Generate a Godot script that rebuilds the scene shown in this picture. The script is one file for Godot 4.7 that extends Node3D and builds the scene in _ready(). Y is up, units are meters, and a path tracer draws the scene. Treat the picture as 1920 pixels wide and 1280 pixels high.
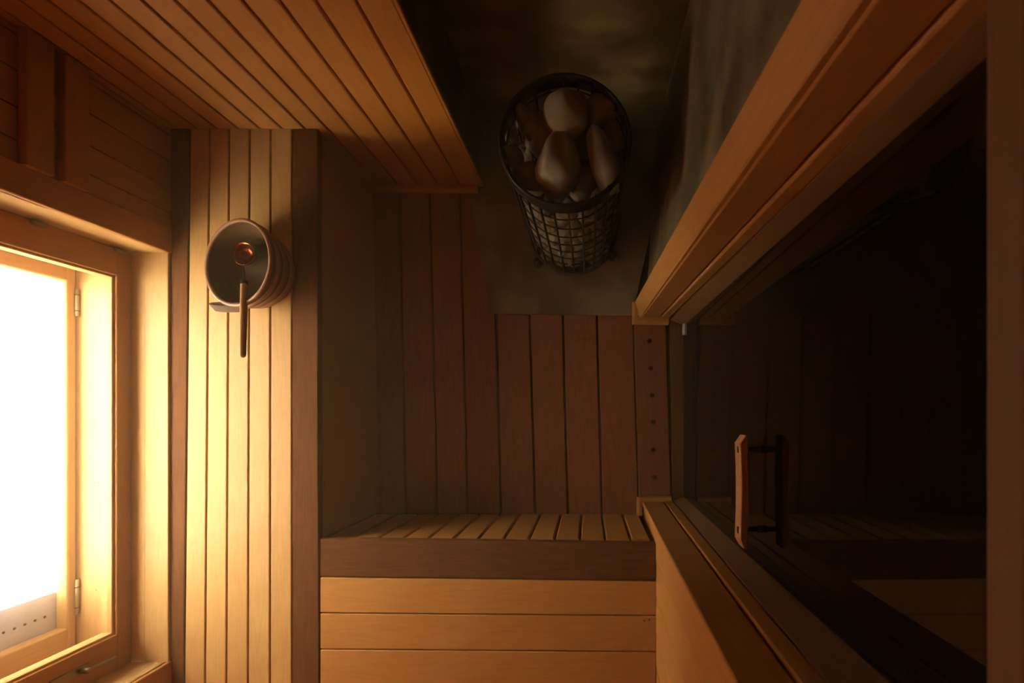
extends Node3D
# A small sauna seen straight down from under its ceiling. x runs to the right of the picture, z down it, y up; metres.

const EYE := 2.35            # height of the camera over the floor
const BENCH := 0.485         # height of the bench tops
const FOCAL := 850.0         # focal length in pixels of the 1920x1280 frame
const FOOT := Vector2(1103, 769)   # pixel straight below the camera

var rng := RandomNumberGenerator.new()
var M := {}
var taken := {}

func _ready() -> void:
	rng.seed = 7
	# ---- camera, sky, sun, exposure
	var cam := Camera3D.new()
	cam.name = "camera"
	add_child(cam)
	cam.position = Vector3(0, EYE, 0)
	cam.rotation_degrees = Vector3(-90, 0, 0)
	var near := 0.05
	cam.set_frustum(1280.0 * near / FOCAL, Vector2(960 - FOOT.x, FOOT.y - 640) * near / FOCAL, near, 60.0)
	cam.current = true
	var env := Environment.new()
	env.background_mode = Environment.BG_SKY
	var sky_mat := ProceduralSkyMaterial.new()
	sky_mat.sky_top_color = Color(1.0, 0.98, 0.90)
	sky_mat.sky_horizon_color = Color(1.0, 0.98, 0.91)
	sky_mat.ground_bottom_color = Color(0.93, 0.92, 0.92)
	sky_mat.ground_horizon_color = Color(0.95, 0.94, 0.92)
	sky_mat.sky_energy_multiplier = 6.4
	sky_mat.ground_energy_multiplier = 3.6
	var sky := Sky.new()
	sky.sky_material = sky_mat
	env.sky = sky
	env.tonemap_mode = Environment.TONE_MAPPER_LINEAR
	env.tonemap_exposure = 0.54
	env.sdfgi_enabled = true
	env.ssao_enabled = true
	env.ssil_enabled = true
	env.volumetric_fog_enabled = true
	env.volumetric_fog_density = 0.075
	env.volumetric_fog_albedo = Color(0.95, 0.80, 0.56)
	var world := WorldEnvironment.new()
	world.name = "world"
	world.environment = env
	var lens := CameraAttributesPhysical.new()
	lens.frustum_focal_length = 20.0
	lens.frustum_focus_distance = 1.9
	lens.exposure_aperture = 3.5
	world.camera_attributes = lens
	add_child(world)
	var sun := DirectionalLight3D.new()
	sun.name = "sun"
	sun.light_color = Color(1.0, 0.90, 0.70)
	sun.light_energy = 2.1
	sun.light_angular_distance = 14.0
	sun.shadow_enabled = true
	add_child(sun)
	sun.look_at_from_position(Vector3.ZERO, Vector3(0.78, -0.20, -0.55))
	materials()
	shell()
	window_wall()
	door_wall()
	benches()
	stove()
	bucket_and_ladle()
	lamp()

# ------------------------------------------------------------------ naming
func numbered(called: String) -> String:
	if not taken.has(called):
		taken[called] = 0
		return called
	taken[called] += 1
	return "%s_%03d" % [called, taken[called]]

func put(o: Node3D, called: String, parent: Node = null) -> Node3D:
	if parent == null or parent == self:
		o.name = numbered(called)
		add_child(o, true)
	else:
		var n := 0
		for c in parent.get_children():
			if c.has_meta("base_name") and c.get_meta("base_name") == called:
				n += 1
		o.name = called if n == 0 else "%s_%03d" % [called, n]
		o.set_meta("base_name", called)
		parent.add_child(o, true)
	return o

func tag(o: Node3D, label: String, category: String, kind := "", group := "") -> Node3D:
	o.set_meta("label", label)
	if category: o.set_meta("category", category)
	if kind: o.set_meta("kind", kind)
	if group: o.set_meta("group", group)
	return o

func root(called: String, label: String, category: String, kind := "", group := "") -> Node3D:
	return tag(put(Node3D.new(), called), label, category, kind, group)

func mesh_node(m: Mesh, mat: Material, called: String, parent: Node = null) -> MeshInstance3D:
	var o := MeshInstance3D.new()
	o.mesh = m
	o.material_override = null
	m.surface_set_material(0, mat)
	put(o, called, parent)
	return o

# ------------------------------------------------------------------ geometry
# the point at height y that the photograph shows at a pixel
func at(px: float, py: float, y := 0.0) -> Vector3:
	var d := (EYE - y) / FOCAL
	return Vector3((px - FOOT.x) * d, y, (py - FOOT.y) * d)

func tri(st: SurfaceTool, a: Vector3, b: Vector3, c: Vector3, out: Vector3, ua: Vector2, ub: Vector2, uc: Vector2) -> void:
	var n := (c - a).cross(b - a)
	if n.length() < 1e-12: return
	if n.dot(out) < 0:
		var t := b; b = c; c = t
		var tu := ub; ub = uc; uc = tu
		n = -n
	n = n.normalized()
	for k in 3:
		st.set_normal(n)
		st.set_uv([ua, ub, uc][k])
		st.add_vertex([a, b, c][k])

# joins two polygons of as many points into a closed solid; uv runs across and along the grain
func loft(st: SurfaceTool, pa: PackedVector3Array, pb: PackedVector3Array) -> void:
	var n := pa.size()
	var ca := Vector3.ZERO
	var cb := Vector3.ZERO
	for k in n:
		ca += pa[k] / n
		cb += pb[k] / n
	var length := ca.distance_to(cb)
	var u := rng.randf() * 0.45
	var v := rng.randf() * maxf(0.0, 1.0 - length / 2.4)
	var v1 := v + length / 2.4
	var uv0 := Vector2(u, v)
	var run := 0.0
	for k in n:
		var j := (k + 1) % n
		var step := maxf(pa[k].distance_to(pa[j]), pb[k].distance_to(pb[j])) / 0.4
		var out := (pa[k] + pa[j] + pb[k] + pb[j]) / 4 - (ca + cb) / 2
		var along := (cb - ca).normalized()
		out -= along * out.dot(along)
		var a := Vector2(u + run, v)
		var b := Vector2(u + run + step, v)
		var c := Vector2(u + run + step, v1)
		var d := Vector2(u + run, v1)
		tri(st, pa[k], pa[j], pb[j], out, a, b, c)
		tri(st, pa[k], pb[j], pb[k], out, a, c, d)
		run += step
	for k in n:
		var j := (k + 1) % n
		var q := Vector2(0.03 * cos(TAU * k / n), 0.005 * sin(TAU * k / n))
		var r := Vector2(0.03 * cos(TAU * j / n), 0.005 * sin(TAU * j / n))
		tri(st, ca, pa[k], pa[j], ca - cb, uv0, uv0 + q, uv0 + r)
		tri(st, cb, pb[k], pb[j], cb - ca, uv0, uv0 + q, uv0 + r)

func section(p: Vector3, w: Vector3, t: Vector3, bev: float, all: bool) -> PackedVector3Array:
	var wn := w.normalized() * minf(bev, w.length() * 0.4)
	var tn := t.normalized() * minf(bev, t.length() * 0.4)
	var s := PackedVector3Array()
	if all:
		s.append_array([p + tn, p + wn, p + w - wn, p + w + tn])
	else:
		s.append_array([p, p + w])
	s.append_array([p + w + t - tn, p + w + t - wn * 0.35 - tn * 0.35, p + w + t - wn, p + t + wn, p + t + wn * 0.35 - tn * 0.35, p + t - tn])
	return s

# a length of timber from a to b: w is its width, t its thickness, the face at the t end has eased edges
func timber(st: SurfaceTool, a: Vector3, b: Vector3, w: Vector3, t: Vector3, bev := 0.003, wb := Vector3.ZERO, all := false) -> void:
	loft(st, section(a, w, t, bev, all), section(b, wb if wb != Vector3.ZERO else w, t, bev, all))

func start() -> SurfaceTool:
	var st := SurfaceTool.new()
	st.begin(Mesh.PRIMITIVE_TRIANGLES)
	return st

func done(st: SurfaceTool, mat: Variant, called: String, parent: Node = null) -> MeshInstance3D:
	var m: Material = mat[rng.randi() % mat.size()] if mat is Array else mat
	return mesh_node(st.commit(), m, called, parent)

func board(called: String, parent: Node, mat: Variant, a: Vector3, b: Vector3, w: Vector3, t: Vector3, bev := 0.003, wb := Vector3.ZERO, all := false) -> MeshInstance3D:
	var st := start()
	timber(st, a, b, w, t, bev, wb, all)
	return done(st, mat, called, parent)

# a board lying flat, from four plan corners (ends a-b and c-d, the grain from a to d) with its top at y
func flat(called: String, parent: Node, mat: Variant, a: Vector3, b: Vector3, c: Vector3, d: Vector3, thick: float, bev := 0.003, gap := 0.0) -> MeshInstance3D:
	var w := (b - a).normalized() * gap / 2
	var w2 := (c - d).normalized() * gap / 2
	var down := Vector3(0, -thick, 0)
	var st := start()
	loft(st, section(a + w + down, b - a - 2 * w, -down, bev, false), section(d + w2 + down, c - d - 2 * w2, -down, bev, false))
	return done(st, mat, called, parent)

func box(st: SurfaceTool, lo: Vector3, hi: Vector3) -> void:
	var s := hi - lo
	timber(st, lo, Vector3(lo.x, lo.y, hi.z), Vector3(s.x, 0, 0), Vector3(0, s.y, 0), 0.0005)

# smooth grid of points: rows of rings
func grid(rows: Array, closed := true, flip := false) -> ArrayMesh:
	var st := start()
	st.set_smooth_group(0)
	var n: int = rows[0].size()
	for i in rows.size():
		for k in n:
			st.set_uv(Vector2(float(k) / n * 2.0, float(i) / rows.size()))
			st.add_vertex(rows[i][k])
	for i in rows.size() - 1:
		for k in (n if closed else n - 1):
			var a := i * n + k
			var b := i * n + (k + 1) % n
			var c := a + n
			var d := b + n
			for q in ([a, b, c, b, d, c] if flip else [a, c, b, b, c, d]):
				st.add_index(q)
	st.generate_normals()
	return st.commit()

# profile of (radius, height) turned round the y axis
# (a third number lifts the ring by so much towards +x and lowers it on the other side)
func lathe(profile: Array, sides := 32) -> ArrayMesh:
	var rows := []
	for p in profile:
		var ring := PackedVector3Array()
		for k in sides:
			var a := TAU * k / sides
			var y: float = p.y + (p.z * cos(a) if p is Vector3 else 0.0)
			ring.append(Vector3(p.x * cos(a), y, p.x * sin(a)))
		rows.append(ring)
	return grid(rows)

func tube(points: Array, radii: Array, sides := 12) -> ArrayMesh:
	var rows := []
	for i in points.size():
		var p: Vector3 = points[i]
		var along: Vector3 = ((points[mini(i + 1, points.size() - 1)] as Vector3) - (points[maxi(i - 1, 0)] as Vector3)).normalized()
		var side := along.cross(Vector3.UP if absf(along.y) < 0.9 else Vector3.RIGHT).normalized()
		var up := side.cross(along)
		var ring := PackedVector3Array()
		for k in sides:
			var a := TAU * k / sides
			ring.append(p + (side * cos(a) + up * sin(a)) * float(radii[i]))
		rows.append(ring)
	return grid(rows, true, true)

# ------------------------------------------------------------------ materials
func lin(r: float, g: float, b: float) -> Color:
	return Color(r, g, b).linear_to_srgb()

func grain_texture(sd: int, contrast: float) -> ImageTexture:
	var w := 512
	var h := 1024
	var fine := FastNoiseLite.new()
	fine.seed = sd
	fine.frequency = 1.0
	fine.fractal_octaves = 3
	var wave := FastNoiseLite.new()
	wave.seed = sd + 1
	wave.frequency = 1.0
	wave.fractal_octaves = 2
	var data := PackedByteArray()
	data.resize(w * h * 3)
	for y in h:
		for x in w:
			var warp := wave.get_noise_2d(x * 0.012, y * 0.0035)
			var ring := 0.5 + 0.5 * sin((x * 0.09 + warp * 14.0))
			var f := fine.get_noise_2d(x * 0.22, y * 0.009)
			var cloud := wave.get_noise_2d(x * 0.02 + 90, y * 0.01 + 40)
			var v := 1.0 - contrast * (0.30 * ring * ring + 0.42 * (0.5 + f) + 0.35 * (0.5 + 0.5 * cloud))
			var i := (y * w + x) * 3
			data[i] = int(clampf(v, 0, 1) * 255)
			data[i + 1] = int(clampf(v - contrast * 0.05 * ring, 0, 1) * 255)
			data[i + 2] = int(clampf(v - contrast * 0.12 * ring, 0, 1) * 255)
	return ImageTexture.create_from_image(Image.create_from_data(w, h, false, Image.FORMAT_RGB8, data))

func wood(c: Color, tex: Texture2D, rough: float, spec := 0.4) -> StandardMaterial3D:
	var m := StandardMaterial3D.new()
	m.albedo_color = c
	m.albedo_texture = tex
	m.roughness = rough
	m.metallic_specular = spec
	m.heightmap_enabled = true
	m.heightmap_texture = tex
	m.heightmap_scale = 0.03
	return m

func variants(r: float, g: float, b: float, tex: Texture2D, rough: float, spread: float, spec := 0.4) -> Array:
	var out := []
	for k in 4:
		var f: float = 1.0 + spread * [-1.0, -0.3, 0.4, 1.0][k]
		var warm: float = [1.0, 0.97, 1.02, 0.99][k]
		out.append(wood(lin(minf(r * f, 0.95), g * f * warm, b * f * warm * warm), tex, rough, spec))
	return out

func plain(c: Color, rough: float, metal := 0.0) -> StandardMaterial3D:
	var m := StandardMaterial3D.new()
	m.albedo_color = c
	m.roughness = rough
	m.metallic = metal
	return m

func ramp(cols: Array) -> Gradient:
	var g := Gradient.new()
	var off := PackedFloat32Array()
	var cc := PackedColorArray()
	for c in cols:
		off.append(c[0])
		cc.append(c[1])
	g.offsets = off
	g.colors = cc
	return g

func noise_texture(sd: int, freq: float, octaves: int, g: Gradient) -> NoiseTexture2D:
	var n := FastNoiseLite.new()
	n.seed = sd
	n.frequency = freq
	n.fractal_octaves = octaves
	n.domain_warp_enabled = true
	n.domain_warp_amplitude = 40.0
	n.domain_warp_frequency = freq
	var t := NoiseTexture2D.new()
	t.width = 512
	t.height = 512
	t.seamless = true
	t.noise = n
	t.color_ramp = g
	return t

func materials() -> void:
	var soft := grain_texture(3, 0.10)
	var strong := grain_texture(11, 0.28)
	M.pale = variants(0.62, 0.37, 0.135, soft, 0.5, 0.05)
	M.pine = variants(0.50, 0.218, 0.050, soft, 0.45, 0.04)
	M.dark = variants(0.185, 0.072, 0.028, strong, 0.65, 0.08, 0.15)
	M.mid = variants(0.19, 0.082, 0.027, soft, 0.6, 0.05)  # door frame timber; over the door its dark tone carries the lens vignette
	M.warm = variants(0.56, 0.275, 0.072, soft, 0.5, 0.05)  # same wood as pale, with the dimmer orange light on the cross bench painted in
	M.floor = variants(0.27, 0.078, 0.028, strong, 0.5, 0.12)
	M.backing = plain(lin(0.025, 0.010, 0.005), 0.9)
	M.shell = plain(lin(0.3, 0.17, 0.08), 0.9)
	var slate := StandardMaterial3D.new()
	slate.albedo_texture = noise_texture(21, 0.006, 5, ramp([[0.25, lin(0.085, 0.060, 0.030)], [0.55, lin(0.15, 0.108, 0.053)], [0.8, lin(0.23, 0.175, 0.09)]]))
	slate.uv1_triplanar = true
	slate.uv1_world_triplanar = true
	slate.uv1_scale = Vector3(0.7, 1.2, 0.7)
	slate.roughness = 0.5
	slate.metallic_specular = 0.4
	M.slate = slate
	var st := StandardMaterial3D.new()
	st.albedo_texture = noise_texture(5, 0.02, 5, ramp([[0.2, lin(0.34, 0.265, 0.18)], [0.8, lin(0.44, 0.35, 0.245)]]))
	st.uv1_triplanar = true
	st.uv1_scale = Vector3(3, 3, 3)
	st.roughness = 0.75
	st.heightmap_enabled = true
	st.heightmap_texture = noise_texture(6, 0.05, 4, ramp([[0.0, Color.BLACK], [1.0, Color.WHITE]]))
	st.heightmap_scale = 0.25
	M.stone = st
	M.iron = plain(lin(0.035, 0.030, 0.024), 0.45, 0.6)
	M.steel_glint = plain(lin(0.85, 0.8, 0.75), 0.35, 0.2)  # pale and barely metallic: the glint on the hinge plate put into its colour
	M.hinge = plain(lin(0.45, 0.36, 0.2), 0.4, 0.6)
	M.brass = plain(lin(0.30, 0.25, 0.17), 0.35, 0.9)
	M.copper = plain(lin(0.30, 0.075, 0.03), 0.25, 1.0)
	M.hole = plain(lin(0.012, 0.008, 0.005), 0.9)
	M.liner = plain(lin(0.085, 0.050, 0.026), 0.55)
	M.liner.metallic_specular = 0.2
	M.bucket = wood(lin(0.23, 0.115, 0.055), strong, 0.45)
	M.hoop = plain(lin(0.30, 0.145, 0.068), 0.5)
	M.strap = plain(lin(0.12, 0.06, 0.03), 0.6)
	M.grip = wood(lin(0.50, 0.25, 0.10), soft, 0.45)
	M.snow = plain(lin(0.82, 0.82, 0.84), 0.95)
	M.paint = plain(lin(0.62, 0.58, 0.58), 0.7)
	var g := StandardMaterial3D.new()
	g.transparency = BaseMaterial3D.TRANSPARENCY_ALPHA
	g.albedo_color = Color(1, 1, 1, 0.03)
	g.roughness = 0.02
	g.cull_mode = BaseMaterial3D.CULL_DISABLED
	M.glass = g
	var tint := StandardMaterial3D.new()
	tint.transparency = BaseMaterial3D.TRANSPARENCY_ALPHA
	tint.albedo_color = Color(0.035, 0.033, 0.03, 0.8)
	tint.roughness = 0.03
	tint.cull_mode = BaseMaterial3D.CULL_DISABLED
	M.tint = tint

# ------------------------------------------------------------------ room shell
const WEST := -1.725
const NORTH := -1.158
const SOUTH := 1.175
const TOP := 2.44

func shell() -> void:
	# floor: concrete base, reddish boards, dark stone slab under the stove
	var st := start()
	box(st, Vector3(-2.3, -0.12, -1.7), Vector3(0.75, -0.022, 1.5))
	var fl := done(st, M.backing, "floor")
	tag(fl, "reddish brown board floor with a dark stone slab under the stove", "floor", "structure")
	var far := [[688.0, 748.5], [748.5, 805.0], [805.0, 861.6], [861.6, 911.0]]
	var near := [[696.0, 761.0], [761.0, 820.0], [820.0, 877.0], [877.0, 939.0]]
	for k in 4:
		var e0: float = far[k][1]
		var near1: float = near[k][1]
		if k < 3:
			flat("floor_board", fl, M.floor, at(far[k][0], 345), at(e0, 345), at(near1, 962), at(near[k][0], 962), 0.02, 0.003, 0.010)
		else:
			flat("floor_board", fl, M.floor, at(861.2, 345), at(924.0, 345), at(938.5, 962), at(876.5, 962), 0.02, 0.003, 0.010)
	var fx := [919.0, 931.0, 993.0, 1055.5, 1119.0, 1188.0]
	var nx := [0.0, 939.0, 1004.0, 1065.0, 1129.0, 1199.0]
	for k in range(1, 5):
		flat("floor_board", fl, M.floor, at(fx[k], 589), at(fx[k + 1], 591), at(nx[k + 1], 966), at(nx[k], 966), 0.02, 0.003, 0.010)
	var slab := flat("stone_slab", fl, M.slate, at(861, 238), at(1260, 238), at(1187, 592), at(918, 587), 0.022, 0.002)
	slab.position.y = 0.003
	tag(slab, "dark polished stone slab", "")
	# north wall: vertical tongue and groove boards
	st = start()
	box(st, Vector3(WEST - 0.35, -0.1, NORTH - 0.14), Vector3(-0.702, TOP, NORTH - 0.016))
	var wn := tag(done(st, M.backing, "wall_north"), "wall of upright honey coloured boards with rounded grooves behind the bench", "wall", "structure")
	var gx := [-1.80, -1.696, -1.612, -1.529, -1.442, -1.353, -1.261, -1.167, -1.075, -0.978, -0.874, -0.771, -0.657, -0.548]
	for k in gx.size() - 1:
		st = start()   # the board and, beside it, the tongue that shows at the bottom of the groove
		timber(st, Vector3(gx[k] + 0.004, 0, NORTH - 0.016), Vector3(gx[k] + 0.004, TOP, NORTH - 0.016), Vector3(gx[k + 1] - gx[k] - 0.008, 0, 0), Vector3(0, 0, 0.016), 0.005)
		if k < gx.size() - 2:
			timber(st, Vector3(gx[k + 1] - 0.006, 0, NORTH - 0.016), Vector3(gx[k + 1] - 0.006, TOP, NORTH - 0.016), Vector3(0.008, 0, 0), Vector3(0, 0, 0.006), 0.001)
		done(st, M.pine, "wall_board", wn)
	st = start()
	box(st, Vector3(-0.702, 0, NORTH - 0.024), Vector3(-0.552, TOP, NORTH - 0.016))
	done(st, M.backing, "backing", wn)
	board("end_board", wn, M.pine, Vector3(-0.552, 0, NORTH + 0.001), Vector3(-0.552, TOP, NORTH + 0.001), Vector3(0, 0, -0.022), Vector3(0.012, 0, 0), 0.004)
	# quarter round along its foot
	var bb := baseboard(PackedVector3Array([Vector3(-1.11, 0, NORTH), Vector3(-0.566, 0, NORTH)]), Vector3(0, 0, 1), "baseboard_north", M.pine[1])
	tag(bb, "slim rounded skirting strip at the foot of the grooved board wall", "baseboard", "structure")
	# alcove of dark stone behind and beside the stove
	st = start()
	box(st, Vector3(-0.70, -0.1, -1.57), Vector3(0.62, TOP, -1.456))
	tag(done(st, M.slate, "wall_alcove_back"), "dark mottled stone wall behind the stove", "wall", "structure")
	st = start()
	box(st, Vector3(-0.70, -0.1, -1.456), Vector3(-0.545, TOP, NORTH - 0.024))
	tag(done(st, M.slate, "wall_alcove_left"), "dark stone return of the stove alcove behind the end of the board wall", "wall", "structure")
	st = start()
	loft(st, PackedVector3Array([Vector3(0.355, -0.1, -1.456), Vector3(0.62, -0.1, -1.456), Vector3(0.62, -0.1, -0.53), Vector3(0.30, -0.1, -0.53)]),
		PackedVector3Array([Vector3(0.375, TOP, -1.456), Vector3(0.62, TOP, -1.456), Vector3(0.62, TOP, -0.53), Vector3(0.36, TOP, -0.53)]))
	tag(done(st, M.slate, "wall_alcove_right"), "dark stone side wall of the stove alcove next to the door", "wall", "structure")
	# south wall and ceiling (behind and above the camera)
	st = start()
	box(st, Vector3(-2.3, -0.1, SOUTH + 0.016), Vector3(0.75, TOP, SOUTH + 0.13))
	var ws := tag(done(st, M.backing, "wall_south"), "board wall behind the lower bench", "wall", "structure")
	for k in 19:
		board("wall_board", ws, M.pine, Vector3(-1.72 + k * 0.105 + 0.004, 0, SOUTH + 0.016), Vector3(-1.72 + k * 0.105 + 0.004, TOP, SOUTH + 0.016), Vector3(0.097, 0, 0), Vector3(0, 0, -0.016), 0.006)
	st = start()
	box(st, Vector3(-2.3, TOP + 0.016, -1.7), Vector3(0.75, TOP + 0.13, 1.5))
	var ce := tag(done(st, M.backing, "ceiling"), "board ceiling over the benches", "ceiling", "structure")
	for k in 20:
		board("ceiling_board", ce, M.pine, Vector3(WEST - 0.02 + k * 0.105, TOP + 0.016, -1.456), Vector3(WEST - 0.02 + k * 0.105, TOP + 0.016, SOUTH + 0.02), Vector3(0.099, 0, 0), Vector3(0, -0.016, 0), 0.006)

# a quarter round run along corners on the floor; out is the side it faces
func baseboard(path: PackedVector3Array, out: Vector3, called: String, mat: Material, size := 0.034, tall := 0.030) -> MeshInstance3D:
	var st := start()
	var prof := []
	for k in 7:
		var a := PI / 2 * k / 6
		prof.append(Vector2(size * (0.45 + 0.55 * sin(a)), tall * (0.45 + 0.55 * cos(a))))
	var pa := PackedVector3Array([path[0], path[0] + Vector3.UP * tall])
	var pb := PackedVector3Array([path[1], path[1] + Vector3.UP * tall])
	for q in prof:
		pa.append(path[0] + out * q.x + Vector3.UP * q.y)
		pb.append(path[1] + out * q.x + Vector3.UP * q.y)
	pa.append(path[0] + out * size)
	pb.append(path[1] + out * size)
	loft(st, pa, pb)
	return done(st, mat, called)

# ------------------------------------------------------------------ window wall
const SILL := 0.495
const HEAD := 1.32

func window_wall() -> void:
	var y1 := HEAD + 0.06
	var st := start()
	var out := -2.16
	box(st, Vector3(out, -0.1, -1.30), Vector3(WEST - 0.016, TOP, -0.66))
	box(st, Vector3(out, -0.1, 1.045), Vector3(WEST - 0.016, TOP, SOUTH + 0.05))
	box(st, Vector3(out, -0.1, -0.66), Vector3(WEST - 0.035, SILL - 0.02, 1.045))
	box(st, Vector3(out, HEAD + 0.02, -0.66), Vector3(WEST - 0.016, TOP, 1.045))
	var ww := tag(done(st, M.backing, "wall_west"), "board wall with the bright window over the long bench", "wall", "structure")
	var gz := [-1.158, -1.135, -1.027, -0.915, -0.816, -0.738]
	for k in gz.size() - 1:
		board("wall_board", ww, M.pine, Vector3(WEST - 0.016, 0, gz[k] + 0.002), Vector3(WEST - 0.016, TOP, gz[k] + 0.002), Vector3(0, 0, gz[k + 1] - gz[k] - 0.004), Vector3(0.016, 0, 0), 0.002)
	for k in 16:
		board("wall_board", ww, M.pine, Vector3(WEST - 0.016, HEAD + 0.02, -0.735 + k * 0.12), Vector3(WEST - 0.016, TOP, -0.735 + k * 0.12), Vector3(0, 0, 0.116), Vector3(0.016, 0, 0), 0.004)
	# window
	var w := root("window_1", "deep set double wooden window, blown out by white daylight, over the long bench", "window", "structure")
	var zn := -0.645
	var zs := 1.03
	var xi := -1.868      # face of the inner sash
	var xo := -2.05       # face of the outer casement
	# architrave and lining
	board("architrave", w, M.pine, Vector3(WEST - 0.01, BENCH, -0.744), Vector3(WEST - 0.01, HEAD + 0.1, -0.744), Vector3(0, 0, 0.099), Vector3(0.022, 0, 0), 0.004)
	board("architrave", w, M.pine, Vector3(WEST - 0.01, BENCH, zs), Vector3(WEST - 0.01, HEAD + 0.1, zs), Vector3(0, 0, 0.11), Vector3(0.022, 0, 0), 0.004)
	board("architrave", w, M.pine, Vector3(WEST - 0.01, HEAD, zn), Vector3(WEST - 0.01, HEAD, zs), Vector3(0, 0.1, 0), Vector3(0.022, 0, 0), 0.004)
	board("lining", w, M.pale, Vector3(xi - 0.03, SILL - 0.02, zn - 0.02), Vector3(xi - 0.03, HEAD, zn - 0.02), Vector3(WEST - xi + 0.03, 0, 0), Vector3(0, 0, 0.02), 0.002)
	board("lining", w, M.pale, Vector3(xi - 0.03, SILL - 0.02, zs + 0.02), Vector3(xi - 0.03, HEAD, zs + 0.02), Vector3(WEST - xi + 0.03, 0, 0), Vector3(0, 0, -0.02), 0.002)
	board("lining", w, M.pale, Vector3(xi - 0.03, HEAD + 0.02, zn), Vector3(xi - 0.03, HEAD + 0.02, zs), Vector3(WEST - xi + 0.03, 0, 0), Vector3(0, -0.02, 0), 0.002)
	board("sill_board", w, M.pale, Vector3(xi - 0.02, SILL - 0.03, zn), Vector3(xi - 0.02, SILL - 0.03, zs), Vector3(0.072, 0, 0), Vector3(0, 0.028, 0), 0.002)
	board("sill_board", w, M.pale, Vector3(xi + 0.052, SILL - 0.03, zn), Vector3(xi + 0.052, SILL - 0.03, zs), Vector3(WEST + 0.006 - xi - 0.052, 0, 0), Vector3(0, 0.030, 0), 0.003)
	# inner sash: two rails, two stiles, a pane
	var t := Vector3(0.045, 0, 0)
	var xb := xi - 0.045
	var top := HEAD - 0.004
	board("sash_rail", w, M.pine, Vector3(xb, SILL, zn + 0.003), Vector3(xb, SILL, zs - 0.003), Vector3(0, 0.058, 0), t, 0.004)
	board("sash_rail", w, M.pine, Vector3(xb, top - 0.07, zn + 0.003), Vector3(xb, top - 0.07, zs - 0.003), Vector3(0, 0.07, 0), t, 0.004)
	board("sash_stile", w, M.pine, Vector3(xb, SILL + 0.058, zn + 0.003), Vector3(xb, top - 0.07, zn + 0.003), Vector3(0, 0, 0.108), t, 0.004)
	board("sash_stile", w, M.pine, Vector3(xb, SILL + 0.058, zs - 0.143), Vector3(xb, top - 0.07, zs - 0.143), Vector3(0, 0, 0.14), t, 0.004)
	# the lighter glazing bead round the pane
	for e in [[Vector3(xb - 0.006, SILL + 0.058, zn + 0.111), Vector3(xb - 0.006, SILL + 0.058, zs - 0.143), Vector3(0, 0.009, 0)], [Vector3(xb - 0.006, SILL + 0.058, zn + 0.111), Vector3(xb - 0.006, top - 0.07, zn + 0.111), Vector3(0, 0, 0.009)], [Vector3(xb - 0.006, SILL + 0.058, zs - 0.152), Vector3(xb - 0.006, top - 0.07, zs - 0.152), Vector3(0, 0, 0.009)]]:
		board("glazing_bead", w, M.pale, e[0], e[1], e[2], Vector3(0.040, 0, 0), 0.002)
	st = start()
	box(st, Vector3(xb + 0.012, SILL + 0.05, zn + 0.1), Vector3(xb + 0.016, top - 0.06, zs - 0.13))
	done(st, M.glass, "pane", w)
	# cavity between the sashes
	var cn := -0.567
	var cs := 0.945
	board("cavity_board", w, M.pale, Vector3(xo - 0.05, SILL + 0.005, cn), Vector3(xo - 0.05, SILL + 0.005, cs), Vector3(xb - xo + 0.05, 0, 0), Vector3(0, 0.03, 0), 0.001)
	board("cavity_board", w, M.pale, Vector3(xo - 0.05, SILL, cn - 0.05), Vector3(xo - 0.05, HEAD, cn - 0.05), Vector3(xb - xo + 0.05, 0, 0), Vector3(0, 0, 0.05), 0.001)
	board("cavity_board", w, M.pale, Vector3(xo - 0.05, SILL, cs + 0.05), Vector3(xo - 0.05, HEAD, cs + 0.05), Vector3(xb - xo + 0.05, 0, 0), Vector3(0, 0, -0.05), 0.001)
	board("cavity_board", w, M.pale, Vector3(xo - 0.05, HEAD, cn), Vector3(xo - 0.05, HEAD, cs), Vector3(xb - xo + 0.05, 0, 0), Vector3(0, -0.04, 0), 0.001)
	var sy := SILL + 0.035
	for q in [[-1.955, -0.41], [-1.985, 0.05], [-1.955, 0.05], [-1.93, 0.10], [-1.965, 0.29], [-1.97, 0.40], [-1.935, 0.40], [-1.975, 0.72], [-1.92, -0.48], [-1.95, -0.1]]:
		st = start()
		st.append_from(disc(0.0028, 0.001), 0, Transform3D(Basis(), Vector3(q[0], sy, q[1])))
		done(st, M.dark[0], "nail", w)
	# outer casement
	var to := Vector3(0.04, 0, 0)
	var xob := xo - 0.04
	var otop := HEAD - 0.045
	board("casement_rail", w, M.pale, Vector3(xob, sy + 0.004, cn + 0.004), Vector3(xob, sy + 0.004, cs - 0.004), Vector3(0, 0.034, 0), to, 0.006)
	board("casement_rail", w, M.pale, Vector3(xob, otop - 0.05, cn + 0.004), Vector3(xob, otop - 0.05, cs - 0.004), Vector3(0, 0.05, 0), to, 0.006)
	board("casement_stile", w, M.pale, Vector3(xob, sy + 0.038, cn + 0.004), Vector3(xob, otop - 0.05, cn + 0.004), Vector3(0, 0, 0.054), to, 0.006)
	board("casement_stile", w, M.pale, Vector3(xob, sy + 0.038, cs - 0.088), Vector3(xob, otop - 0.05, cs - 0.088), Vector3(0, 0, 0.084), to, 0.006)
	st = start()
	box(st, Vector3(xob + 0.016, sy + 0.03, cn + 0.05), Vector3(xob + 0.020, otop - 0.04, cs - 0.08))
	done(st, M.glass, "pane", w)
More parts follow.
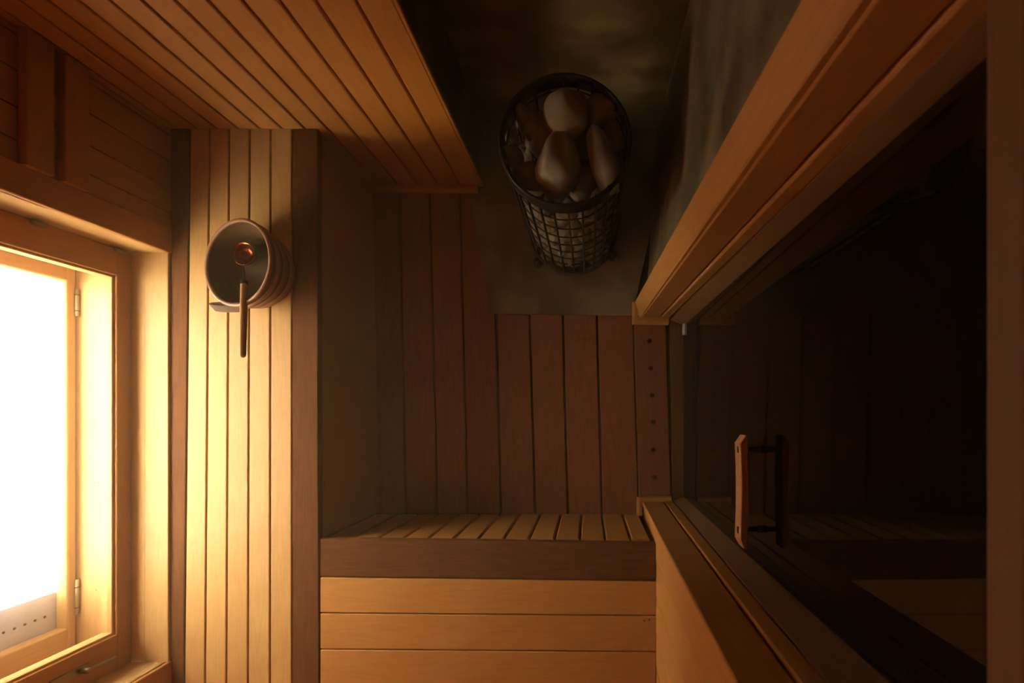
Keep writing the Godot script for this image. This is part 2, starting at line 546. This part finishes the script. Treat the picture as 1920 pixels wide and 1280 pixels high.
	for z in [[-0.485, -0.375], [0.675, 0.815]]:
		var p0 := Vector3(xo + 0.006, sy + 0.007, z[0])
		var p1 := Vector3(xo + 0.006, sy + 0.007, z[1])
		var hg := mesh_node(tube([p0, p0 + Vector3(0, 0, 0.001), p1 - Vector3(0, 0, 0.001), p1], [0.0, 0.007, 0.007, 0.0]), M.hinge, "casement_hinge", w)
		for f in [0.22, 0.80]:
			var c: Vector3 = p0.lerp(p1, f)
			mesh_node(tube([c - Vector3(0, 0, 0.002), c - Vector3(0, 0, 0.002), c + Vector3(0, 0, 0.002), c + Vector3(0, 0, 0.002)], [0.0, 0.0078, 0.0078, 0.0]), M.dark[1], "hinge_joint", hg)
	# small hinges between inner sash and lining, north side
	for y in [0.537, 0.802]:
		var hi := start()
		timber(hi, Vector3(xi + 0.001, y - 0.005, zn + 0.004), Vector3(xi + 0.001, y + 0.04, zn + 0.004), Vector3(0, 0, 0.024), Vector3(0.005, 0, 0), 0.001)
		hi.append_from(tube([Vector3(xi + 0.014, y, zn + 0.014), Vector3(xi + 0.014, y, zn + 0.014), Vector3(xi + 0.014, y + 0.035, zn + 0.014), Vector3(xi + 0.014, y + 0.035, zn + 0.014)], [0.0, 0.009, 0.009, 0.0]), 0, Transform3D())
		done(hi, M.brass, "sash_hinge", w)
	# turn latch on the south stile
	var la := start()
	timber(la, Vector3(xi, 0.655, 0.940), Vector3(xi, 0.78, 0.940), Vector3(0, 0, 0.032), Vector3(0.006, 0, 0), 0.002)
	var latch := done(la, M.brass, "latch_plate", w)
	var lp := Vector3(xi + 0.006, 0.684, 0.956)
	mesh_node(tube([lp, lp, lp + Vector3(0.026, 0, 0), lp + Vector3(0.03, 0, 0), lp + Vector3(0.03, 0, 0)], [0.0, 0.010, 0.010, 0.007, 0.0]), M.brass, "latch_knob", latch)
	var lv := start()
	timber(lv, lp + Vector3(0.018, -0.006, -0.006), lp + Vector3(0.030, -0.09, -0.006), Vector3(0, 0, 0.012), Vector3(0.010, 0.003, 0), 0.003)
	done(lv, M.brass, "latch_lever", latch)
	# outside: painted reveal and snow
	st = start()
	box(st, Vector3(-2.26, SILL - 0.05, 0.715), Vector3(xob - 0.008, HEAD + 0.1, cs + 0.06))
	var rv := done(st, M.paint, "outer_reveal", w)
	for k in 5:
		st = start()
		st.append_from(disc(0.0045, 0.002), 0, Transform3D(Basis(Vector3.BACK, -PI / 2), Vector3(xob - 0.008, 0.60 + k * 0.031, 0.797)))
		done(st, M.hole, "screw", rv)
	var sn := start()
	var ngr := 24
	var bump := FastNoiseLite.new()
	bump.seed = 4
	bump.frequency = 0.25
	var rows := []
	for i in ngr:
		var row := PackedVector3Array()
		for k in ngr:
			var p := Vector3(-2.2 - 4.0 * i / (ngr - 1.0), 0, -3 + 6.0 * k / (ngr - 1.0))
			row.append(p + Vector3.UP * (-0.55 + 0.12 * bump.get_noise_2d(p.x, p.z)))
		rows.append(row)
	var snow := mesh_node(grid(rows, false, true), M.snow, "ground")
	tag(snow, "bright snowy ground outside the window", "ground", "structure")
	# backrest: two boards on the wall in the corner
	var br := root("backrest", "two horizontal backrest boards on the wall between the window and the corner", "backrest")
	var edge := 0.983
	for k in 2:
		var yb: float = [0.911, 0.809][k]
		board("backrest_board", br, M.pine, Vector3(WEST + 0.006, yb, NORTH + 0.004), Vector3(WEST + 0.006, yb, -0.742), Vector3(0, 0.072, 0), Vector3(0.026, 0, 0), 0.003)
	board("backrest_batten", br, M.pine, Vector3(WEST, 0.82, -0.98), Vector3(WEST, 0.975, -0.98), Vector3(0, 0, 0.05), Vector3(0.006, 0, 0), 0.001)

func disc(r: float, h: float) -> ArrayMesh:
	return lathe([Vector2(0.00001, h), Vector2(r * 0.8, h), Vector2(r, h * 0.6), Vector2(r, -h)], 12)

# ------------------------------------------------------------------ door wall
func door_wall() -> void:
	# wall between the doorway and the lower bench
	var st := start()
	box(st, Vector3(0.30, -0.1, 0.485), Vector3(0.62, TOP, SOUTH + 0.03))
	var we := tag(done(st, M.backing, "wall_east"), "board wall between the glass door and the end of the lower bench", "wall", "structure")
	var gz := [0.467, 0.62, 0.774, 0.917, 1.062, 1.19]
	for k in gz.size() - 1:
		var lean := -0.024 if k == 0 else -0.02
		board("wall_board", we, M.pine, Vector3(0.304, 0, gz[k] + 0.003), Vector3(0.304 + lean * TOP / 1.57, TOP, gz[k] + 0.003), Vector3(0, 0, gz[k + 1] - gz[k] - 0.006), Vector3(-0.018, 0, 0), 0.005)
	# lining boards of the doorway, near side
	var rv := [0.292, 0.425]
	board("lining_board", we, M.pine, Vector3(0.276, 0, 0.487), Vector3(0.240, TOP, 0.487), Vector3(0.108, 0, 0), Vector3(0, 0, -0.02), 0.005, Vector3(0.10, 0, 0))
	board("lining_board", we, M.pine, Vector3(0.388, 0, 0.487), Vector3(0.346, TOP, 0.487), Vector3(0.048, 0, 0), Vector3(0, 0, -0.022), 0.006)
	var b1 := baseboard(PackedVector3Array([Vector3(0.268, 0, 0.467), Vector3(0.425, 0, 0.467)]), Vector3(0, 0, -1), "baseboard_east", M.pine[0], 0.026, 0.034)
	tag(b1, "short skirting block across the doorway side, below the near lining boards", "baseboard", "structure")
	var b2 := baseboard(PackedVector3Array([Vector3(0.276, 0, 0.445), Vector3(0.276, 0, 0.54)]), Vector3(-1, 0, 0), "baseboard_east", M.pine[0], 0.026, 0.034)
	tag(b2, "short skirting strip between the doorway and the lower bench front", "baseboard", "structure")
	# far side of the doorway
	st = start()
	loft(st, PackedVector3Array([Vector3(0.27, 0, -0.545), Vector3(0.60, 0, -0.545), Vector3(0.60, 0, -0.487), Vector3(0.29, 0, -0.487)]),
		PackedVector3Array([Vector3(0.35, TOP, -0.545), Vector3(0.62, TOP, -0.545), Vector3(0.62, TOP, -0.487), Vector3(0.37, TOP, -0.487)]))
	var wf := tag(done(st, M.backing, "wall_door_side"), "narrow board lined wall end between the stove alcove and the glass door", "wall", "structure")
	st = start()
	var lo := PackedVector3Array([Vector3(0.2365, 0, -0.552), Vector3(0.240, 0, -0.556), Vector3(0.30, 0, -0.556), Vector3(0.30, 0, -0.478), Vector3(0.266, 0, -0.478), Vector3(0.262, 0, -0.482)])
	var hi := PackedVector3Array()
	for p in lo:
		hi.append(p + Vector3(0.072, TOP, 0))
	loft(st, lo, hi)
	done(st, M.pine[2], "corner_board", wf)
	board("lining_board", wf, M.pine, Vector3(0.270, 0, -0.492), Vector3(0.352, TOP, -0.492), Vector3(0.094, 0, 0), Vector3(0, 0, 0.0175), 0.006, Vector3(0.094, 0, 0))
	board("lining_board", wf, M.pine, Vector3(0.368, 0, -0.492), Vector3(0.45, TOP, -0.492), Vector3(0.046, 0, 0), Vector3(0, 0, 0.021), 0.007)
	var b3 := baseboard(PackedVector3Array([Vector3(0.232, 0, -0.477), Vector3(0.412, 0, -0.477)]), Vector3(0, 0, 1), "baseboard_east", M.pine[0], 0.036, 0.034)
	tag(b3, "short skirting block under the far door lining, beside the stone slab", "baseboard", "structure")
	var b4 := baseboard(PackedVector3Array([Vector3(0.252, 0, -0.556), Vector3(0.252, 0, -0.441)]), Vector3(-1, 0, 0), "baseboard_east", M.pine[0], 0.026, 0.034)
	tag(b4, "short skirting end piece at the corner of the far door lining", "baseboard", "structure")
	# wall over the door, above the head of the frame, with vignette darkening in its colour
	st = start()
	box(st, Vector3(0.47, 1.86, -0.50), Vector3(0.62, TOP, 0.50))
	var wo := tag(done(st, M.backing, "wall_over_door"), "board wall over the glass door", "wall", "structure")
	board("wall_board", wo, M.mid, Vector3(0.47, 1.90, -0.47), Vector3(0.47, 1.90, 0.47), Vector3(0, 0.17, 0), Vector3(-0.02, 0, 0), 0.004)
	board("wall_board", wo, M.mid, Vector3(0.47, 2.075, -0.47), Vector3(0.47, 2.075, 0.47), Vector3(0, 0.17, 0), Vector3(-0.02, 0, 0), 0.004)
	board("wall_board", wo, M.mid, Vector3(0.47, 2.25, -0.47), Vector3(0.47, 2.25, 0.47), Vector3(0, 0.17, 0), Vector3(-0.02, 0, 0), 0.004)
	# the door: threshold, frame, smoked pane, handle bars
	var d := root("door_1", "smoked glass sauna door with wooden frame, threshold and bar handle", "door", "structure")
	var th := flat("threshold", d, M.floor, at(1188, 608), at(1249, 610), at(1258.5, 930), at(1197.5, 930), 0.020, 0.003, 0.005)
	for q in [[1218, 639], [1220, 690], [1222.5, 741], [1225, 791], [1225, 843], [1227, 895]]:
		st = start()
		st.append_from(disc(0.012, 0.0015), 0, Transform3D(Basis(), at(q[0], q[1])))
		done(st, M.hole, "screw", th)
	board("sill_rail", d, M.dark, Vector3(0.422, -0.02, -0.49), Vector3(0.437, -0.02, 0.49), Vector3(0.075, 0, 0), Vector3(0, 0.018, 0), 0.004)
	for side in 2:
		var f: float = [1.0, -1.0][side]
		var z0: float = [-0.467, 0.462][side]
		var x0: float = [0.424, 0.440][side]
		var x1: float = [0.472, 0.402][side]
		st = start()
		var foot := PackedVector3Array()
		var up := PackedVector3Array()
		for q in [[0.0, -0.035], [0.0, 0.0], [0.012, 0.005 if side == 0 else 0.002], [0.055, 0.020 if side == 0 else 0.012], [0.062, 0.022 if side == 0 else 0.014], [0.10, 0.028 if side == 0 else 0.020], [0.10, -0.035]]:
			foot.append(Vector3(x0 + q[0], 0, z0 + f * q[1]))
			up.append(Vector3(x1 + q[0], 1.93, z0 + f * q[1]))
		loft(st, foot, up)
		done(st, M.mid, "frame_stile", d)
	board("frame_head", d, M.mid, Vector3(0.55, 1.850, -0.50), Vector3(0.55, 1.850, 0.50), Vector3(0, 0.05, 0), Vector3(-0.114, 0, 0), 0.006)  # toned darker than the jambs to paint in the vignette
	st = start()
	box(st, Vector3(0.492, 0.012, -0.436), Vector3(0.500, 1.86, 0.446))
	done(st, M.tint, "glass_pane", d)
	# hinge plate low on the far side
	st = start()
	timber(st, Vector3(0.4905, 0.02, -0.44), Vector3(0.4905, 0.02, -0.385), Vector3(0, 0.03, 0), Vector3(-0.007, 0, 0), 0.001)
	done(st, M.steel_glint, "hinge_plate", d)
	for side in 2:
		var x0: float = [0.420, 0.548][side]
		var s := start()
		var bot := 1.043
		var tp := 1.090
		var n := 14
		var prev := PackedVector3Array()
		for i in n + 1:
			var f := float(i) / n
			var z := lerpf(0.070, 0.384, f)
			var cut := 0.0
			if i == 0: cut = 0.016
			if i == n: cut = 0.012
			var sway := 0.004 * sin(f * PI) * (1.0 if side == 0 else -1.0)
			var a := Vector3(x0 + sway + (cut if side == 0 else 0.0), bot, z)
			var sec := section(a, Vector3(0.024 - cut, 0, 0), Vector3(0, tp - bot, 0), 0.004, true)
			if i > 0: loft(s, prev, sec)
			prev = sec
		var bar := done(s, M.grip if side == 0 else M.dark[0], "handle_bar", d)
		if side == 1: bar.set_meta("label", "dark outer handle bar")
		for z in [0.110, 0.336]:
			if side == 0:
				s = start()
				box(s, Vector3(x0 - 0.001, 1.072, z - 0.009), Vector3(x0 + 0.004, 1.080, z + 0.009))
				done(s, M.hole, "slot", bar)
			var xa: float = x0 + 0.022 if side == 0 else 0.500
			var xz := 0.492 if side == 0 else x0 + 0.003
			mesh_node(tube([Vector3(xa, 1.066, z), Vector3(xa, 1.066, z), Vector3(xz - 0.012, 1.066, z), Vector3(xz - 0.012, 1.066, z), Vector3(xz, 1.066, z), Vector3(xz, 1.066, z)], [0.0, 0.007, 0.007, 0.011, 0.011, 0.0]), M.iron, "handle_bolt", bar)
	# the dark passage beyond the glass
	st = start()
	box(st, Vector3(1.70, -0.1, -1.2), Vector3(1.80, TOP + 0.1, 1.3))
	box(st, Vector3(0.60, -0.1, -1.3), Vector3(1.80, TOP + 0.1, -1.2))
	box(st, Vector3(0.60, -0.1, 1.3), Vector3(1.80, TOP + 0.1, 1.4))
	box(st, Vector3(0.52, TOP, -1.3), Vector3(1.80, TOP + 0.1, 1.4))
	box(st, Vector3(0.52, -0.2, -1.3), Vector3(1.80, -0.03, 1.4))
	tag(done(st, M.shell, "wall_passage"), "unlit passage behind the smoked glass door", "wall", "structure")

# ------------------------------------------------------------------ benches
func benches() -> void:
	var b := root("long_bench", "long pale slatted bench with dark edge boards under the window", "bench")
	var far := [318.5, 356.0, 392.5, 429.5, 468.0, 507.3, 547.5, 595.0]
	var near := [316.0, 345.0, 384.0, 424.0, 464.5, 506.0, 547.5, 598.0]
	var y := BENCH
	for k in 7:
		var a := at(far[k], 241.5, y)
		var bb := at(far[k + 1], 241.0, y)
		var c := at(near[k + 1], 1300, y)
		var d := at(near[k], 1300, y)
		var edge := k == 0 or k == 6
		var o := flat("edge_board" if edge else "slat", b, M.dark if edge else M.pale, a, bb, c, d, 0.032 if k == 6 else 0.026, 0.003, 0.002 if k == 6 else 0.006)
		if k == 0: tag(o, "dark back board along the window wall", "")
		if k == 6: tag(o, "dark front edge board", "")
	# bearers and front panel below
	for z in [-1.12, -0.4, 0.3, 1.1]:
		board("bearer", b, M.shell, Vector3(-1.72, y - 0.08, z), Vector3(-1.13, y - 0.08, z), Vector3(0, 0.05, 0), Vector3(0, 0, 0.04), 0.002)
	var p0 := at(699, 350, 0)
	var p1 := at(711, 960, 0)
	var q0 := at(594, 241.5, y - 0.034)
	var q1 := at(598, 1012, y - 0.034)
	var st := start()
	loft(st, PackedVector3Array([p0, p0 - Vector3(0.02, 0, 0), q0 - Vector3(0.03, 0, 0), q0 - Vector3(0.008, 0, 0)]), PackedVector3Array([p1, p1 - Vector3(0.02, 0, 0), q1 - Vector3(0.03, 0, 0), q1 - Vector3(0.008, 0, 0)]))
	tag(done(st, M.pine[0], "front_panel", b), "plain brown panel under the bench edge", "")
	# lower bench, across the near end
	var s := root("cross_bench", "short pale slatted bench with a dark front board beside the door", "bench")
	var ly := [1008.5, 1081.5, 1149.0, 1217.0, 1286.0, 1297.0]
	var ry := [1017.0, 1089.0, 1154.5, 1222.0, 1290.0, 1300.0]
	for k in 5:
		var rx: float = [1229.0, 1230.0, 1230.0, 1229.0, 1228.0][k]
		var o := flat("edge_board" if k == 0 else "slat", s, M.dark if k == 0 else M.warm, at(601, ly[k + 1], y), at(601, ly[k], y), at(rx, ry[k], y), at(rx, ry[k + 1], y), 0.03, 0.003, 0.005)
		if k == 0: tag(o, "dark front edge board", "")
		if k == 2:
			for q in [[1208.0, 1163.0], [1217.5, 1161.5]]:
				st = start()
				st.append_from(disc(0.004, 0.0008), 0, Transform3D(Basis(), at(q[0], q[1], y)))
				done(st, M.dark[0], "nail", o)
	for x in [-0.95, -0.4, 0.15]:
		board("bearer", s, M.shell, Vector3(x, y - 0.08, 0.56), Vector3(x, y - 0.08, 1.16), Vector3(0, 0.045, 0), Vector3(0.04, 0, 0), 0.002)
	# upright boards closing the front
	var gx := [-1.11, -0.99, -0.883, -0.777, -0.671, -0.565, -0.459, -0.353, -0.247, -0.141, -0.035, 0.071, 0.177, 0.262]
	var zf := 0.537
	st = start()
	box(st, Vector3(-1.11, 0, zf + 0.016), Vector3(0.262, y - 0.035, zf + 0.03))
	var fp := done(st, M.backing, "front_panel", s)
	for k in gx.size() - 1:
		board("front_board", fp, M.pine, Vector3(gx[k] + 0.004, 0, zf + 0.016), Vector3(gx[k] + 0.004, y - 0.035, zf + 0.016), Vector3(gx[k + 1] - gx[k] - 0.008, 0, 0), Vector3(0, 0, -0.016), 0.006)

# ------------------------------------------------------------------ stove
func stone_mesh(sd: int, rough: float, nu := 20, nv := 14, lobes := 0.0) -> ArrayMesh:
	var n := FastNoiseLite.new()
	n.seed = sd
	n.frequency = 1.0 if rough > 0.6 else 0.62
	n.fractal_octaves = 3 if rough > 0.6 else 2
	var rows := []
	for i in nv + 1:
		var v := PI * i / nv
		var ring := PackedVector3Array()
		for k in nu:
			var a := TAU * k / nu
			var p := Vector3(sin(v) * cos(a), cos(v), sin(v) * sin(a))
			var q := p * (1.0 + rough * n.get_noise_3dv(p))
			ring.append(Vector3(q.x * (1.0 + lobes * q.z), q.y * (1.0 + lobes * q.z), q.z))
		rows.append(ring)
	return grid(rows)

func stove() -> void:
	var R := 0.220
	var top := EYE - 1.520
	var c := Vector3(-0.078, 0, -0.909)
	var s := root("sauna_stove", "dark round pillar stove of upright bars and rings, full of stones, on the stone slab", "stove")
	s.position = c
	# base plate and feet
	mesh_node(lathe([Vector2(0.0001, 0.052), Vector2(R - 0.01, 0.052), Vector2(R, 0.046), Vector2(R, 0.030), Vector2(R - 0.01, 0.024), Vector2(0.0001, 0.024)], 40), M.iron, "base_plate", s)
	for k in 4:
		var a: float = [2.45, 3.35, 0.5, -0.7][k]
		var p := Vector3(cos(a), 0, sin(a)) * (R + 0.012)
		var st := start()
		st.append_from(lathe([Vector2(0.0001, 0.030), Vector2(0.02, 0.030), Vector2(0.024, 0.02), Vector2(0.026, 0.0), Vector2(0.0001, 0.0)], 16), 0, Transform3D(Basis(), p))
		timber(st, p + Vector3(-cos(a) * 0.05, 0.028, -sin(a) * 0.05) + Vector3(sin(a), 0, -cos(a)) * 0.012, p + Vector3(sin(a), 0, -cos(a)) * 0.012 + Vector3(0, 0.028, 0), Vector3(-sin(a), 0, cos(a)) * 0.024, Vector3(0, 0.008, 0), 0.002)
		done(st, M.iron, "foot", s)
	# heating core
	mesh_node(lathe([Vector2(0.0001, top - 0.16), Vector2(0.10, top - 0.16), Vector2(0.12, top - 0.19), Vector2(0.12, 0.05)], 24), M.iron, "heating_core", s)
	# bars
	var bars := 26
	for k in bars:
		var a := TAU * (k + 0.35) / bars
		var o := Vector3(cos(a), 0, sin(a))
		var st := start()
		timber(st, o * (R - 0.012) + Vector3(0, 0.04, 0) + Vector3(-sin(a), 0, cos(a)) * -0.0035, o * (R - 0.012) + Vector3(0, top - 0.01, 0) + Vector3(-sin(a), 0, cos(a)) * -0.0035, Vector3(-sin(a), 0, cos(a)) * 0.007, o * 0.010, 0.002)
		done(st, M.iron, "bar", s)
	for k in 9:
		var y := 0.085 + (top - 0.15) * k / 8.0
		ring(R - 0.011, 0.003, y, "hoop", s)
	# collar
	var cm := lathe([Vector2(R - 0.004, top - 0.060), Vector2(R - 0.006, top - 0.003), Vector2(R - 0.004, top), Vector2(R + 0.003, top), Vector2(R + 0.005, top - 0.004), Vector2(R + 0.005, top - 0.058), Vector2(R, top - 0.062), Vector2(R - 0.004, top - 0.060)], 64)
	tag(mesh_node(cm, M.iron, "collar", s), "flat dark rim band", "")
	# the stones that show on top, each as it lies: [pixel x, y, height of its middle, half sizes x y z, turn about y, tilt, roughness, lobes, label]
	var big := [
		[1062, 213, 0.790, 0.080, 0.065, 0.080, 0.2, 0.15, 0.16, 0.0, "large rounded stone at the back of the basket top, broad and pale"],
		[1049, 308, 0.785, 0.069, 0.062, 0.118, -0.08, 0.0, 0.24, 0.24, "tall pear shaped stone in the middle of the basket top"],
		[1130, 302, 0.785, 0.046, 0.060, 0.124, 0.30, 0.0, 0.14, 0.12, "long narrow stone lying along the right side of the basket top"],
		[992, 336, 0.745, 0.066, 0.050, 0.056, -0.5, 0.1, 0.2, 0.0, "dark smooth stone at the front left under the rim"],
		[962, 297, 0.755, 0.034, 0.045, 0.042, 0.0, 0.0, 0.5, 0.0, "small pale wedge of stone against the left bars"],
		[978, 218, 0.745, 0.030, 0.052, 0.055, 0.35, 0.2, 0.35, 0.0, "thin upright flake of stone at the back left bars"],
		[1015, 262, 0.715, 0.060, 0.055, 0.066, 0.6, 0.1, 0.3, 0.0, "grey stone sunk behind the pear shaped stone"],
		[1128, 208, 0.745, 0.062, 0.060, 0.056, 0.5, 0.2, 0.25, 0.0, "shadowed stone at the back right of the basket top"],
		[1004, 238, 0.730, 0.052, 0.045, 0.050, 0.9, 0.2, 0.3, 0.0, "flat dark stone left of the large pale one"],
		[1090, 345, 0.705, 0.060, 0.050, 0.058, 0.3, 0.1, 0.3, 0.0, "sunken dark stone at the front of the basket top"],
		[1122, 366, 0.735, 0.026, 0.034, 0.026, 0.3, 0.1, 0.5, 0.0, "small chipped stone at the front right bars"],
		[958, 262, 0.735, 0.030, 0.035, 0.028, 0.3, 0.1, 0.55, 0.0, "small jagged stone resting on the left edge of the basket"],
		[1088, 268, 0.700, 0.055, 0.050, 0.060, 0.2, 0.1, 0.3, 0.0, "deep lying stone between the pear shaped and the long one"],
		[1150, 255, 0.700, 0.045, 0.050, 0.050, 0.2, 0.1, 0.3, 0.0, "deep lying stone at the right bars behind the long one"],
	]
	for k in big.size():
		var q: Array = big[k]
		var p := at(q[0], q[1], q[2])
		var o := mesh_node(stone_mesh(40 + k, q[8], 32, 22, q[9]), M.stone, "stone")
		o.transform = Transform3D(Basis(Vector3.UP, q[6]) * Basis(Vector3.RIGHT, q[7]) * Basis.from_scale(Vector3(q[3], q[4], q[5])), p)
		tag(o, q[10], "stone", "", "stones on top of the stove")
	# rougher small stones behind the bars
	var shapes := []
	for k in 6:
		shapes.append(stone_mesh(80 + k, 0.75, 12, 8))
		(shapes[k] as Mesh).surface_set_material(0, M.stone)
	var rings := 9
	for i in rings:
		for k in 13:
			var a := TAU * (k + 0.5 * (i % 2)) / 13 + rng.randf_range(-0.10, 0.10)
			var y := 0.096 + 0.0715 * i + rng.randf_range(-0.012, 0.012)
			if sin(a) < -0.35: continue
			var o := MeshInstance3D.new()
			o.mesh = shapes[rng.randi() % 6]
			put(o, "stone")
			var r := R - 0.050 + rng.randf_range(-0.012, 0.004)
			var b := Basis.from_euler(Vector3(rng.randf() * TAU, rng.randf() * TAU, rng.randf() * TAU))
			b = b * Basis.from_scale(Vector3(rng.randf_range(0.028, 0.036), rng.randf_range(0.030, 0.044), rng.randf_range(0.030, 0.042)))
			o.transform = Transform3D(b, c + Vector3(cos(a) * r, y, sin(a) * r))
			tag(o, "small rough grey stone stacked behind the bars of the dark stove", "stone", "", "small stones behind the stove bars")

func ring(r: float, thick: float, y: float, called: String, parent: Node) -> void:
	var pr := []
	for k in 7:
		var a := TAU * k / 6
		pr.append(Vector2(r + thick * cos(a), y + thick * sin(a)))
	mesh_node(lathe(pr, 48), M.iron, called, parent)

# ------------------------------------------------------------------ bucket and ladle
func bucket_and_ladle() -> void:
	var c := Vector3(-1.336, BENCH, -0.562)
	var b := root("sauna_bucket", "round brown sauna bucket with slanted rim and three hoops on the long bench", "bucket")
	b.position = c
	var rt := 0.166
	var rb := 0.135
	var hm := 0.140
	var rise := 0.050
	var pr := [Vector3(0.0001, 0, 0), Vector3(rb - 0.002, 0, 0)]
	for v in [0.03, 0.3, 0.6, 0.97]:
		pr.append(Vector3(lerpf(rb, rt, v), v * hm, v * rise))
	mesh_node(lathe(pr, 64), M.bucket, "stave_wall", b)
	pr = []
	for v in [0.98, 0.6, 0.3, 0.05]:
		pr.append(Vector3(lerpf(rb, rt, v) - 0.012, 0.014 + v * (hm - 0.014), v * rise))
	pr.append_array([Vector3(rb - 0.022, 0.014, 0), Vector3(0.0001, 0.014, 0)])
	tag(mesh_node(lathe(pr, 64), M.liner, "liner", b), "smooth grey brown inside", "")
	pr = []
	for q in [[-0.012, -0.006], [-0.011, 0.001], [-0.008, 0.003], [-0.001, 0.003], [0.002, 0.0], [0.001, -0.008], [-0.006, -0.010]]:
		pr.append(Vector3(rt + q[0], hm + q[1], rise))
	tag(mesh_node(lathe(pr, 64), M.hoop, "rim", b), "rounded brown rim", "")
	for v in [0.22, 0.50, 0.76]:
		var r := lerpf(rb, rt, v)
		pr = []
		for q in [[-0.003, -0.015], [0.005, -0.012], [0.009, 0.0], [0.006, 0.011], [-0.002, 0.014]]:
			pr.append(Vector3(r + q[0], v * hm + q[1], v * rise))
		mesh_node(lathe(pr, 64), M.hoop, "hoop", b)
	# carrying strap: a flat leather loop standing off the front
	var st := start()
	var path := []
	for k in 25:
		var f := TAU * k / 24.0
		path.append(Vector3(-0.062 + 0.064 * cos(f), 0.118, 0.150 + 0.007 * sin(f)))
	for k in 24:
		var secs := []
		for p in [path[k], path[k + 1]]:
			secs.append(PackedVector3Array([p, p + Vector3(0, 0.001, 0.004), p + Vector3(0, -0.027, 0.022), p + Vector3(0, -0.028, 0.018)]))
		loft(st, secs[0], secs[1])
	tag(done(st, M.strap, "strap", b), "dark leather loop handle", "")
	# ladle lying in the bucket
	var l := root("ladle", "copper bowled ladle with a round wooden handle lying in the bucket", "ladle")
	var bowl := at(462, 478, EYE - 1.815)
	l.position = bowl
	mesh_node(lathe([Vector2(0.0001, -0.026), Vector2(0.018, -0.024), Vector2(0.033, -0.014), Vector2(0.042, 0.002), Vector2(0.046, 0.018), Vector2(0.044, 0.019), Vector2(0.040, 0.004), Vector2(0.031, -0.011), Vector2(0.017, -0.020), Vector2(0.0001, -0.022)], 32), M.copper, "bowl", l)
	var h0 := at(458, 528, EYE - 1.745) - bowl
	var h1 := at(455, 669, EYE - 1.620) - bowl
	mesh_node(tube([Vector3(0.0, 0.012, 0.042), Vector3(-0.002, 0.016, 0.046), h0 * 0.5 + Vector3(0, 0.006, 0.024), h0], [0.003, 0.0035, 0.0035, 0.0035], 8), M.iron, "shank", l)
	var dir := (h1 - h0).normalized()
	mesh_node(tube([h0, h0, h0 + dir * 0.012, h0 + dir * 0.016, h0 + dir * 0.02], [0.0, 0.0125, 0.0125, 0.0125, 0.0]), M.iron, "ferrule", l)
	mesh_node(tube([h0 + dir * 0.014, h0 + dir * 0.014, h0 + dir * 0.03, h0.lerp(h1, 0.5), h1 - dir * 0.012, h1 - dir * 0.003, h1, h1], [0.0, 0.0110, 0.0118, 0.0118, 0.0105, 0.0085, 0.005, 0.0], 16), M.grip, "handle", l)

# ------------------------------------------------------------------ lamp in the corner over the bench
func lamp() -> void:
	var l := root("wall_lamp", "small warm corner lamp with wooden slats high over the end of the long bench", "lamp")
	l.position = Vector3(-1.60, 1.98, 1.06)
	for k in 5:
		var a := lerpf(-0.05, PI / 2 + 0.05, k / 4.0)
		var o := Vector3(cos(a), 0, -sin(a))
		var side := Vector3(-o.z, 0, o.x)
		board("shade_slat", l, M.pale, o * 0.10 - side * 0.012 + Vector3(0, -0.10, 0), o * 0.085 - side * 0.012 + Vector3(0, 0.12, 0), side * 0.024, o * 0.008, 0.002)
	for y in [-0.09, 0.11]:
		var st := start()
		timber(st, Vector3(-0.115, y - 0.006, 0.10), Vector3(0.09, y - 0.006, -0.09), Vector3(0.008, 0, 0.008), Vector3(0, 0.012, 0), 0.002)
		done(st, M.pale, "shade_rail", l)
	var glow := StandardMaterial3D.new()
	glow.albedo_color = Color(1, 0.85, 0.6)
	glow.emission_enabled = true
	glow.emission = Color(1.0, 0.62, 0.28)
	glow.emission_energy_multiplier = 3.0
	mesh_node(lathe([Vector2(0.0001, 0.045), Vector2(0.02, 0.04), Vector2(0.033, 0.02), Vector2(0.036, 0.0), Vector2(0.030, -0.022), Vector2(0.016, -0.036), Vector2(0.0001, -0.04)], 20), glow, "bulb", l)
	var o := OmniLight3D.new()
	o.light_color = Color(1.0, 0.60, 0.28)
	o.light_energy = 0.6
	o.light_size = 0.03
	o.omni_range = 6.0
	o.omni_attenuation = 2.0
	o.shadow_enabled = true
	o.name = "lamp_light"
	l.add_child(o)
